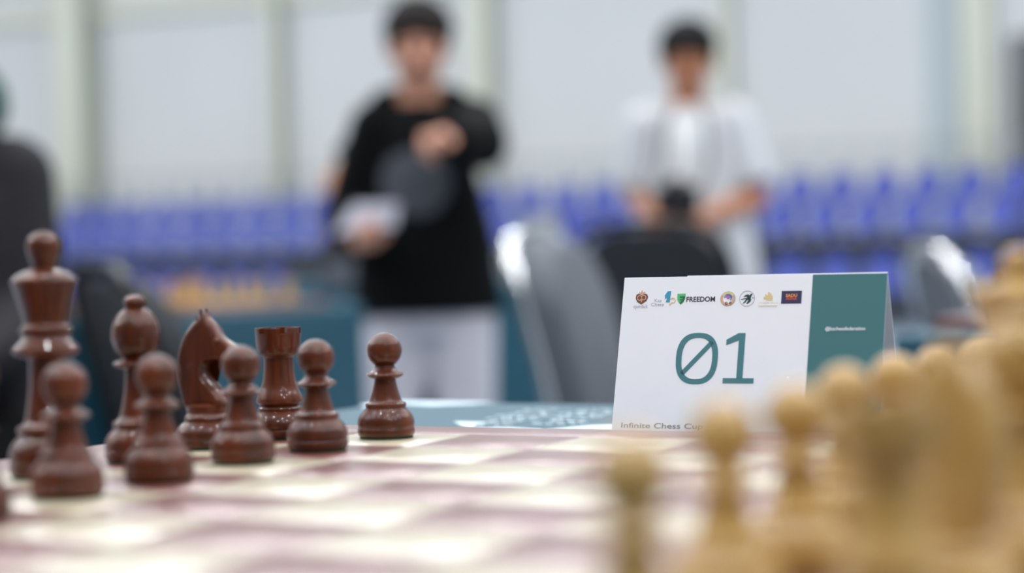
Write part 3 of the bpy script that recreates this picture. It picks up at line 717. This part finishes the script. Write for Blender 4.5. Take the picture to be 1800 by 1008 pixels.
game_table(g3.x+0.80, g3.y+0.35, 1.6, 0.70, 'teal covered game table at the right, behind the card')
b3 = ground(1735, 2.4) + Vector((0.225, 0, 0)); b3.x = max(b3.x, g3.x+0.28); b3.y = min(max(b3.y, g3.y+0.28), g3.y+0.42); small_board(b3.x, b3.y, 'chess board on the right background table')
army(b3.x, b3.y, -1, SD, -2.5, -3.5, 'dark brown piece on the right background table,', 'dark pieces on the right background table')

# ------------------------------------------------------------------ people
class Blob:
    def __init__(s): s.bm = bmesh.new()
    def cone(s, p0, r0, p1, r1, round_=True, seg=16):
        p0, p1 = Vector(p0), Vector(p1); d = p1-p0; L = d.length
        if L > 1e-5:
            q = d.to_track_quat('Z', 'Y').to_matrix().to_4x4()
            bmesh.ops.create_cone(s.bm, cap_ends=True, segments=seg, radius1=r0, radius2=r1, depth=L, matrix=Matrix.Translation((p0+p1)/2) @ q)
        if round_:
            s.ball(p0, r0); s.ball(p1, r1)
    def ball(s, c, r, sc=(1, 1, 1), rot=None):
        m_ = Matrix.Translation(Vector(c))
        if rot is not None: m_ = m_ @ rot
        bmesh.ops.create_icosphere(s.bm, subdivisions=3, radius=r, matrix=m_ @ Matrix.Diagonal((sc[0], sc[1], sc[2], 1)))
    def loft(s, rings, n=24):
        prev = None
        for c, ax, bx in rings:
            c, ax, bx = Vector(c), Vector(ax), Vector(bx)
            rg = [s.bm.verts.new(c + ax*math.cos(2*math.pi*i/n) + bx*math.sin(2*math.pi*i/n)) for i in range(n)]
            if prev:
                for i in range(n): s.bm.faces.new((prev[i], prev[(i+1) % n], rg[(i+1) % n], rg[i]))
            else: s.bm.faces.new(rg[::-1])
            prev = rg
        s.bm.faces.new(prev)
    def build(s, name, vox, mt, parent, smooth=6):
        bmesh.ops.recalc_face_normals(s.bm, faces=s.bm.faces)
        me = bpy.data.meshes.new('tmp'); s.bm.to_mesh(me); s.bm.free()
        o = bpy.data.objects.new('tmp', me); col(o)
        r = o.modifiers.new('r', 'REMESH'); r.mode = 'VOXEL'; r.voxel_size = vox; r.use_smooth_shade = True
        q = o.modifiers.new('s', 'SMOOTH'); q.factor = 0.5; q.iterations = smooth
        dg = bpy.context.evaluated_depsgraph_get(); me2 = bpy.data.meshes.new_from_object(o.evaluated_get(dg), depsgraph=dg)
        bpy.data.objects.remove(o); me2.name = name; me2.materials.clear()
        for p in me2.polygons: p.use_smooth = True
        return link(name, me2, mt, parent)
def hand(bl, wr, d, nrm, curls, side, k=1.0):
    """palm from the wrist along d; nrm points out of the back of the hand; side=+1 puts the thumb at +x = d x nrm"""
    wr, d, nrm = Vector(wr), Vector(d).normalized(), Vector(nrm).normalized()
    nrm = (nrm - d*nrm.dot(d)).normalized(); x = d.cross(nrm)*side
    bl.ball(wr, 0.026*k)
    L = [0.040, 0.044, 0.041, 0.032]; off = [0.028, 0.010, -0.009, -0.026]
    for i in range(4):
        kn = wr + d*(0.088-0.004*abs(i-1))*k + x*off[i]*k
        bl.cone(wr + d*0.012*k + x*off[i]*0.55*k, 0.0145*k, kn, 0.0125*k)
        p = kn; a = 0; ll = L[i]
        for sgm in range(3):
            a += curls[i]*(0.75 if sgm else 0.9)
            dd = d*math.cos(a) - nrm*math.sin(a) + x*(off[i]*1.2 if curls[i] < 0.5 else 0)
            q = p + dd.normalized()*ll*k; bl.cone(p, (0.0098-0.0008*sgm)*k, q, (0.0092-0.0009*sgm)*k, seg=12); p = q; ll *= 0.72
    t0 = wr + d*0.022*k + x*0.022*k; t1 = t0 + (d*0.6 + x*0.75 - nrm*0.25).normalized()*0.042*k
    t2 = t1 + (d*0.9 + x*0.2 - nrm*0.35).normalized()*0.032*k; t3 = t2 + (d*0.9 - x*0.15 - nrm*0.3).normalized()*0.024*k
    bl.cone(t0, 0.016*k, t1, 0.0125*k); bl.cone(t1, 0.0115*k, t2, 0.0105*k); bl.cone(t2, 0.0105*k, t3, 0.009*k)
def person(name_label, root, rz, J, spec):
    """J: joints in world space; spec: clothing."""
    t = thing('person', name_label, 'person', root, rz)
    inv = (Matrix.Translation(root) @ Matrix.Rotation(rz, 4, 'Z')).inverted()
    j = {k: inv @ Vector(v) for k, v in J.items()}
    hs = spec.get('hs', 1.0); skin = spec['skin']
    R = (j['shR']-j['shL']).normalized(); Fv = Vector((0, -1, 0)); Fv = (Fv - R*Fv.dot(R)).normalized(); U = Vector((0, 0, 1))
    hc = j['head']; hf = spec.get('face', Vector((0, -1, 0))).normalized(); hr = hf.cross(U).normalized()*-1
    hr = Vector((-hf.y, hf.x, 0)).normalized()
    hu = hr.cross(hf).normalized()
    if hu.z < 0: hu = -hu
    hm = Matrix((( hr.x, -hf.x, hu.x, 0), (hr.y, -hf.y, hu.y, 0), (hr.z, -hf.z, hu.z, 0), (0, 0, 0, 1)))   # local -y = face
    def H(x, y, z): return hc + (hm @ Vector((x, y, z)))*hs
    b = Blob()
    b.ball(H(0, 0.012, 0.030), 0.083*hs, (0.90, 1.08, 1.02), hm)           # skull
    b.ball(H(0, -0.022, -0.030), 0.070*hs, (0.86, 0.98, 1.10), hm)          # face
    b.ball(H(0, -0.050, -0.088), 0.030*hs, (1.05, 0.9, 0.8), hm)           # chin
    b.cone(H(0, -0.086, 0.004), 0.008*hs, H(0, -0.108, -0.030), 0.013*hs)   # nose
    b.cone(H(-0.045, -0.062, -0.012), 0.017*hs, H(-0.035, -0.055, -0.05), 0.018*hs); b.cone(H(0.045, -0.062, -0.012), 0.017*hs, H(0.035, -0.055, -0.05), 0.018*hs)
    b.cone(H(-0.034, -0.082, 0.016), 0.009*hs, H(0.034, -0.082, 0.016), 0.009*hs)                               # brow
    for s in (-1, 1): b.ball(H(s*0.078, 0.008, -0.008), 0.024*hs, (0.38, 0.7, 1.15), hm)                    # ears
    b.cone(H(0, 0.018, -0.060), 0.052*hs, j['neck'], 0.055*hs)
    sw = (j['shR']-j['shL']).length/2; pv = j['pelvis']; ck = j['neck']; dep = spec.get('dep', 0.095)
    def mid(a): return pv.lerp(ck, a)
    b.loft([(mid(-0.10), R*0.145*hs, Fv*dep*0.95), (mid(0.1), R*0.155*hs, Fv*dep), (mid(0.35), R*0.125*hs, Fv*dep*0.85), (mid(0.65), R*(sw*0.82), Fv*dep*0.98), (mid(0.86), R*(sw*0.88), Fv*dep*0.85), (mid(0.98), R*0.07, Fv*0.06)])
    arms = {}
    for s in 'LR':
        sh, el, wr = j['sh'+s], j['el'+s], j['wr'+s]
        b.cone(sh, 0.047*hs, el, 0.036*hs); b.cone(el, 0.037*hs, wr, 0.024*hs)
        hd, hn, cu, sd = spec['hand'+s]
        hd_ = (inv.to_3x3() @ Vector(hd)); hn_ = (inv.to_3x3() @ Vector(hn))
        hand(b, wr + hd_.normalized()*0.02, hd_, hn_, cu, sd, spec.get('hk', 0.92)*hs)
        hp, kn, an = j['hip'+s], j['kn'+s], j['an'+s]
        b.cone(hp, 0.085*hs, kn, 0.055*hs); b.cone(kn, 0.054*hs, an, 0.036*hs)
        ff = spec.get('foot', Fv); b.cone(an - U*0.035, 0.034*hs, an - U*0.05 + ff*0.13, 0.028*hs)
    b.build('body', 0.0068, skin, t, 4)
    # eyes, brows, mouth
    for s in (-1, 1):
        bm = bmesh.new(); bmesh.ops.create_uvsphere(bm, u_segments=14, v_segments=10, radius=0.0125*hs, matrix=Matrix.Translation(H(s*0.031, -0.080, 0.0)) @ hm @ Matrix.Diagonal((1.1, 0.6, 0.55, 1)))
        bm_obj('eye', bm, M['eye'], t)
        bm = bmesh.new(); tube_bm(bm, [H(s*0.016, -0.0935, 0.020), H(s*0.032, -0.094, 0.025), H(s*0.050, -0.084, 0.021)], 0.0038*hs, 8); bm_obj('eyebrow', bm, spec['hair'], t)
    bm = bmesh.new(); tube_bm(bm, [H(-0.024, -0.081, -0.058), H(-0.008, -0.0905, -0.056), H(0.008, -0.0905, -0.056), H(0.024, -0.081, -0.058)], 0.0055*hs, 8); bm_obj('mouth', bm, M['lip'], t)
    # hair
    b = Blob()
    b.ball(H(0, 0.024, 0.050), 0.096*hs, (0.99, 1.03, 0.92), hm)
    b.ball(H(0, 0.050, 0.010), 0.074*hs, (1.0, 0.85, 1.1), hm)
    for k in range(9):
        a = (k-4)/4; b.cone(H(a*0.066, -0.045+0.03*a*a, 0.092-0.018*a*a), 0.020*hs, H(a*0.071, -0.086+0.055*a*a, 0.046-0.01*(k % 2)), 0.011*hs)
    for s in (-1, 1): b.cone(H(s*0.074, -0.005, 0.05), 0.019*hs, H(s*0.076, -0.008, 0.012), 0.011*hs)
    b.build('hair', 0.006, spec['hair'], t, 2)
    if spec.get('cap'):
        b = Blob(); b.ball(H(0, 0.018, 0.058), 0.108*hs, (0.98, 1.05, 0.86), hm)
        b.ball(H(0, -0.09, 0.062), 0.07*hs, (1.0, 0.9, 0.16), hm)
        b.build('cap', 0.006, spec['cap'], t, 2)
    # top
    b = Blob(); ex = spec.get('ex', 0.022); hem = spec.get('hem', -0.16)
    b.loft([(mid(hem), R*(0.165+ex)*hs, Fv*(dep+ex)), (mid(0.02), R*(0.160+ex)*hs, Fv*(dep+ex)), (mid(0.35), R*(0.145+ex)*hs, Fv*(dep+ex*0.8)), (mid(0.65), R*(sw*0.9+ex), Fv*(dep+ex)), (mid(0.86), R*(sw*0.93+ex*0.5), Fv*(dep*0.9+ex)), (mid(0.97), R*(0.105), Fv*0.085), (mid(1.01), R*(0.075), Fv*0.068)])
    for s in 'LR':
        sh, el, wr = j['sh'+s], j['el'+s], j['wr'+s]; e2 = ex*0.85
        if spec.get('long', True):
            b.cone(sh, 0.050*hs+e2, el, 0.042*hs+e2); b.cone(el, 0.042*hs+e2, el.lerp(wr, 0.80), 0.033*hs+e2*0.7); b.cone(el.lerp(wr, 0.80), 0.031*hs+e2*0.6, el.lerp(wr, 0.97), 0.029*hs+0.004, False)
        else:
            b.ball(sh, 0.050*hs+e2); b.cone(sh, 0.050*hs+e2, sh.lerp(el, spec.get('sleeve', 0.72)), 0.052*hs+e2, False)
    if spec.get('hood'):
        for k in range(10):
            a = math.pi*(k/9); c = ck + R*(0.105*math.cos(a)) - Fv*(0.075*math.sin(a)-0.015) + U*(0.012+0.02*math.sin(a)); b.ball(c, 0.036)
    top = b.build(spec['topname'], 0.009, spec['top'], t, 5)
    if spec.get('print'):
        u0, u1, v0, v1 = spec['print']          # along R and U from the chest point
        cc = mid(0.60); bm = bmesh.new(); bm.from_mesh(top.data)
        dl = []
        for f in bm.faces:
            c = f.calc_center_median(); d = c-cc
            uu, vv = d.dot(R), d.dot(U)
            uc, vc = (u0+u1)/2, (v0+v1)/2
            if not (((uu-uc)/((u1-u0)/2))**2 + ((vv-vc)/((v1-v0)/2))**2 < 1 and f.normal.dot(Fv) > 0.25): dl.append(f)
        bmesh.ops.delete(bm, geom=dl, context='FACES')
        seen = set(); best = []
        for f in bm.faces:
            if f in seen: continue
            st = [f]; seen.add(f); grp_ = []
            while st:
                g = st.pop(); grp_.append(g)
                for e in g.edges:
                    for h in e.link_faces:
                        if h not in seen: seen.add(h); st.append(h)
            if len(grp_) > len(best): best = grp_
        bs = set(best); bmesh.ops.delete(bm, geom=[f for f in bm.faces if f not in bs], context='FACES')
        for v in bm.verts: v.co += v.normal*0.0025
        me = bpy.data.meshes.new('chest_print'); bm.to_mesh(me); bm.free(); link('chest_print', me, M['grey_print'], top)
    # trousers
    b = Blob(); b.loft([(mid(0.12), R*0.165*hs, Fv*(dep+0.008)), (mid(-0.05), R*0.172*hs, Fv*(dep+0.014)), (mid(-0.2), R*0.165*hs, Fv*(dep+0.008))])
    for s in 'LR':
        hp, kn, an = j['hip'+s], j['kn'+s], j['an'+s]
        b.cone(hp, 0.100*hs, kn, 0.080*hs); b.cone(kn, 0.080*hs, an + (kn-an).normalized()*0.03, 0.066*hs, False)
    b.build('trousers', 0.011, spec['legs'], t, 5)
    ff = spec.get('foot', Fv)
    for s in 'LR':
        an = j['an'+s]; b = Blob(); b.cone(an - U*0.040 - ff*0.03, 0.044, an - U*0.048 + ff*0.14, 0.036); b.cone(an-U*0.04, 0.045, an+U*0.0, 0.044, False)
        b.build('shoe', 0.008, M['shoe'], t, 3)
    return t
RZ = 0.4513
FL = Vector((0, 0, 0.088))
def floor_at(px, z, off=Vector((0, 0, 0))): g = ground(px, z); return g + FL + off
TO = -Vector((FW.x, FW.y, 0)).normalized(); RR = Vector((RT.x, RT.y, 0)).normalized(); UU = Vector((0, 0, 1))
# person in the black hoodie
Z = 5.6; root = ground(750, Z)
J = dict(head=at(735, 83, Z), neck=at(737, 186, Z+0.02), shL=at(664, 228, Z), shR=at(832, 222, Z), pelvis=at(752, 520, Z),
         elL=at(612, 385, Z+0.02), wrL=at(634, 424, Z-0.24), elR=at(846, 252, Z-0.26), wrR=at(778, 243, Z-0.50),
         hipL=at(706, 560, Z), hipR=at(806, 560, Z))
J['knL'] = root + RR*-0.11 + UU*0.43 + TO*0.03; J['knR'] = root + RR*0.10 + UU*0.43 + TO*0.02
J['anL'] = root + RR*-0.13 + FL; J['anR'] = root + RR*0.11 + FL
P1 = person('person in a black hoodie and pale grey trousers pointing at the camera', root, RZ, J, dict(skin=M['skin'], hair=M['hair_brown'], hs=1.08, top=M['black_cloth'], topname='hoodie', legs=M['lav_cloth'],
    ex=0.035, hem=-0.10, hood=True, hk=0.80, print=(-0.11, 0.085, -0.10, 0.085), face=Vector((0.0, -1, -0.06)), dep=0.105,
    handL=(TO*0.9 - UU*0.1 + RR*0.25, UU*-1 + RR*0.1, (0.9, 0.9, 0.95, 0.95), 1), handR=(TO*1.0 - RR*0.28, UU, (0.04, 1.15, 1.2, 1.2), -1)))
# the papers in that hand
c0, c1, c2, c3 = at(588, 412, Z-0.36), at(694, 400, Z-0.30), at(700, 360, Z-0.22), at(622, 362, Z-0.22)
bm = bmesh.new()
vs = [bm.verts.new(v) for v in (c0, c1, c2, c3)]; f = bm.faces.new(vs)
nn = (c1-c0).cross(c3-c0).normalized()*0.004
ex_ = bmesh.ops.extrude_face_region(bm, geom=[f]); bmesh.ops.translate(bm, vec=nn, verts=[g for g in ex_['geom'] if isinstance(g, bmesh.types.BMVert)])
pp = bm_obj('paper_sheets', bm, M['paper'], None, False); props(pp, 'pale sheets of paper held by the person in the black hoodie', 'paper')
# person in white
Z = 6.6; root = ground(1222, Z)
J = dict(head=at(1209, 108, Z), neck=at(1206, 190, Z+0.02), shL=at(1140, 224, Z), shR=at(1284, 218, Z), pelvis=at(1222, 470, Z),
         elL=at(1122, 350, Z+0.03), wrL=at(1172, 392, Z-0.22), elR=at(1328, 350, Z-0.02), wrR=at(1222, 388, Z-0.26),
         hipL=at(1186, 500, Z), hipR=at(1266, 500, Z))
J['knL'] = root + RR*-0.10 + UU*0.45 + TO*0.03; J['knR'] = root + RR*0.10 + UU*0.45
J['anL'] = root + RR*-0.12 + FL; J['anR'] = root + RR*0.12 + FL
P2_ = person('person in a white short-sleeved shirt and pale trousers holding a black camera', root, RZ, J, dict(skin=M['skin2'], hair=M['hair'], hs=1.08, top=M['offwhite'], topname='shirt', legs=M['white_cloth'],
    ex=0.034, hem=-0.14, long=False, sleeve=0.80, face=Vector((-0.10, -1, -0.10)), dep=0.10,
    handL=(RR*0.6 + TO*0.5 - UU*0.25, TO, (0.6, 0.65, 0.7, 0.7), 1), handR=(-RR*0.9 + TO*0.2 - UU*0.2, TO, (0.55, 0.6, 0.65, 0.7), -1)))
# undershirt strip down the open front, strap
ti = (Matrix.Translation(root) @ Matrix.Rotation(RZ, 4, 'Z')).inverted()
b = Blob(); b.loft([(ti @ at(1206, 208, Z-0.060), Vector((0.07, 0, 0)), Vector((0, -0.06, 0))), (ti @ at(1204, 260, Z-0.075), Vector((0.062, 0, 0)), Vector((0, -0.075, 0))), (ti @ at(1206, 330, Z-0.075), Vector((0.055, 0, 0)), Vector((0, -0.072, 0))), (ti @ at(1210, 440, Z-0.075), Vector((0.075, 0, 0)), Vector((0, -0.075, 0)))][::-1])
b.build('undershirt', 0.009, M['white_cloth'], P2_, 3)
pc = at(1190, 352, Z-0.30)
cmr = thing('camera_body', 'black camera held at the waist by the person in white', 'camera', pc, RZ)
bm = bmesh.new(); box(bm, (0, 0, 0), (0.145, 0.07, 0.095), bevel=0.012); bm_obj('body', bm, M['blackplastic'], cmr)
bm = bmesh.new(); box(bm, (0, 0, 0.058), (0.06, 0.06, 0.03), bevel=0.01); bm_obj('viewfinder', bm, M['blackplastic'], cmr)
bm = lathe_bm([(0.0, 0.02), (0.036, 0.02), (0.038, 0.05), (0.040, 0.095), (0.037, 0.10), (0.033, 0.10), (0.033, 0.085), (0, 0.085)], 28)
bmesh.ops.rotate(bm, verts=bm.verts, matrix=Matrix.Rotation(math.radians(90), 3, 'X')); bm_obj('lens', bm, M['blackplastic'], cmr)
bm = lathe_bm([(0, 0.084), (0.033, 0.084), (0.02, 0.089), (0, 0.091)], 24)
bmesh.ops.rotate(bm, verts=bm.verts, matrix=Matrix.Rotation(math.radians(90), 3, 'X')); bm_obj('front_glass', bm, M['glass'], cmr)
ci = (Matrix.Translation(pc) @ Matrix.Rotation(RZ, 4, 'Z')).inverted()
bm = bmesh.new()
for s, pts in ((-1, [(-0.072, 0, 0.04), ci @ at(1163, 280, Z-0.19), ci @ at(1172, 215, Z-0.14), ci @ at(1184, 188, Z-0.06)]), (1, [(0.072, 0, 0.04), ci @ at(1246, 290, Z-0.19), ci @ at(1242, 215, Z-0.15), ci @ at(1230, 188, Z-0.06)])):
    tube_bm(bm, catmull([tuple(p) for p in pts], 5), 0.007, 8)
bm_obj('strap', bm, M['blackplastic'], cmr)
# person mostly hidden behind the hoodie
Z = 6.9; root = ground(704, Z)
J = dict(head=at(736, 120, Z), neck=at(725, 200, Z), shL=at(652, 240, Z), shR=at(790, 240, Z), pelvis=at(700, 470, Z),
         elL=at(584, 320, Z-0.05), wrL=at(602, 400, Z-0.22), elR=at(810, 350, Z), wrR=at(780, 420, Z-0.15), hipL=at(664, 500, Z), hipR=at(742, 500, Z))
J['knL'] = root + RR*-0.10 + UU*0.45; J['knR'] = root + RR*0.10 + UU*0.45
J['anL'] = root + RR*-0.11 + FL; J['anR'] = root + RR*0.12 + FL
P3 = person('person in a charcoal T-shirt half hidden behind the pointing person, bare elbow showing', root, RZ, J, dict(skin=M['skin2'], hair=M['hair'], hs=0.92, top=M['charcoal_cloth'], topname='t_shirt', legs=M['navy_cloth'],
    long=False, sleeve=0.6, hem=-0.15, dep=0.09, handL=(TO - UU*0.3, UU, (0.5, 0.5, 0.5, 0.5), 1), handR=(TO - UU*0.5, UU, (0.5, 0.5, 0.5, 0.5), -1)))
bgp = at(604, 470, Z-0.32)
bg = thing('shoulder_bag', 'dark grey shoulder bag hanging beside the half hidden person', 'bag', bgp, RZ)
bm = bmesh.new(); box(bm, (0, 0, 0), (0.17, 0.10, 0.17), bevel=0.03); bm_obj('bag_body', bm, M['charcoal_cloth'], bg)
bm = bmesh.new(); box(bm, (0, -0.055, -0.03), (0.13, 0.03, 0.09), bevel=0.012); bm_obj('pocket', bm, M['chair_grey'], bg)
bi = (Matrix.Translation(bgp) @ Matrix.Rotation(RZ, 4, 'Z')).inverted()
bm = bmesh.new(); tube_bm(bm, catmull([(-0.07, 0, 0.08), tuple(bi @ at(606, 380, Z-0.30)), tuple(bi @ at(650, 262, Z-0.12)), tuple(bi @ at(672, 220, Z-0.04)), tuple(bi @ at(650, 240, Z+0.10)), (0.06, 0.1, 0.2), (0.07, 0, 0.08)], 5), 0.008, 8); bm_obj('strap', bm, M['blackplastic'], bg)
# seated person at the left edge
Z = 3.3; root = ground(-130, Z)
J = dict(head=at(-122, 248, Z-0.03), neck=at(-105, 290, Z), shL=at(-290, 330, Z+0.03), shR=at(18, 315, Z), pelvis=at(-130, 640, Z+0.03),
         elL=at(-330, 560, Z-0.05), wrL=at(-250, 640, Z-0.25), elR=at(48, 560, Z-0.02), wrR=at(-40, 660, Z-0.24))
for s, v in (('L', -0.12), ('R', 0.12)):
    hp = root + RR*v + UU*0.52; J['hip'+s] = hp; J['kn'+s] = hp + TO*0.40 - UU*0.02; J['an'+s] = root + RR*v + TO*0.42 + FL
J['pelvis'] = root + UU*0.60
P4 = person('person in a dark charcoal T-shirt and green cap seated at the left edge', root, RZ, J, dict(skin=M['skin'], hair=M['hair'], hs=1.0, top=M['charcoal_cloth'], topname='t_shirt', legs=M['black_cloth'],
    long=True, hem=-0.04, ex=0.03, dep=0.10, cap=M['cap_green'], face=Vector((-0.9, -0.45, -0.05)), foot=Vector((0, -1, 0)),
    handL=(TO - UU*0.2, UU, (0.4, 0.4, 0.4, 0.4), 1), handR=(TO*0.7 - RR*0.5, UU, (0.4, 0.4, 0.4, 0.4), -1)))
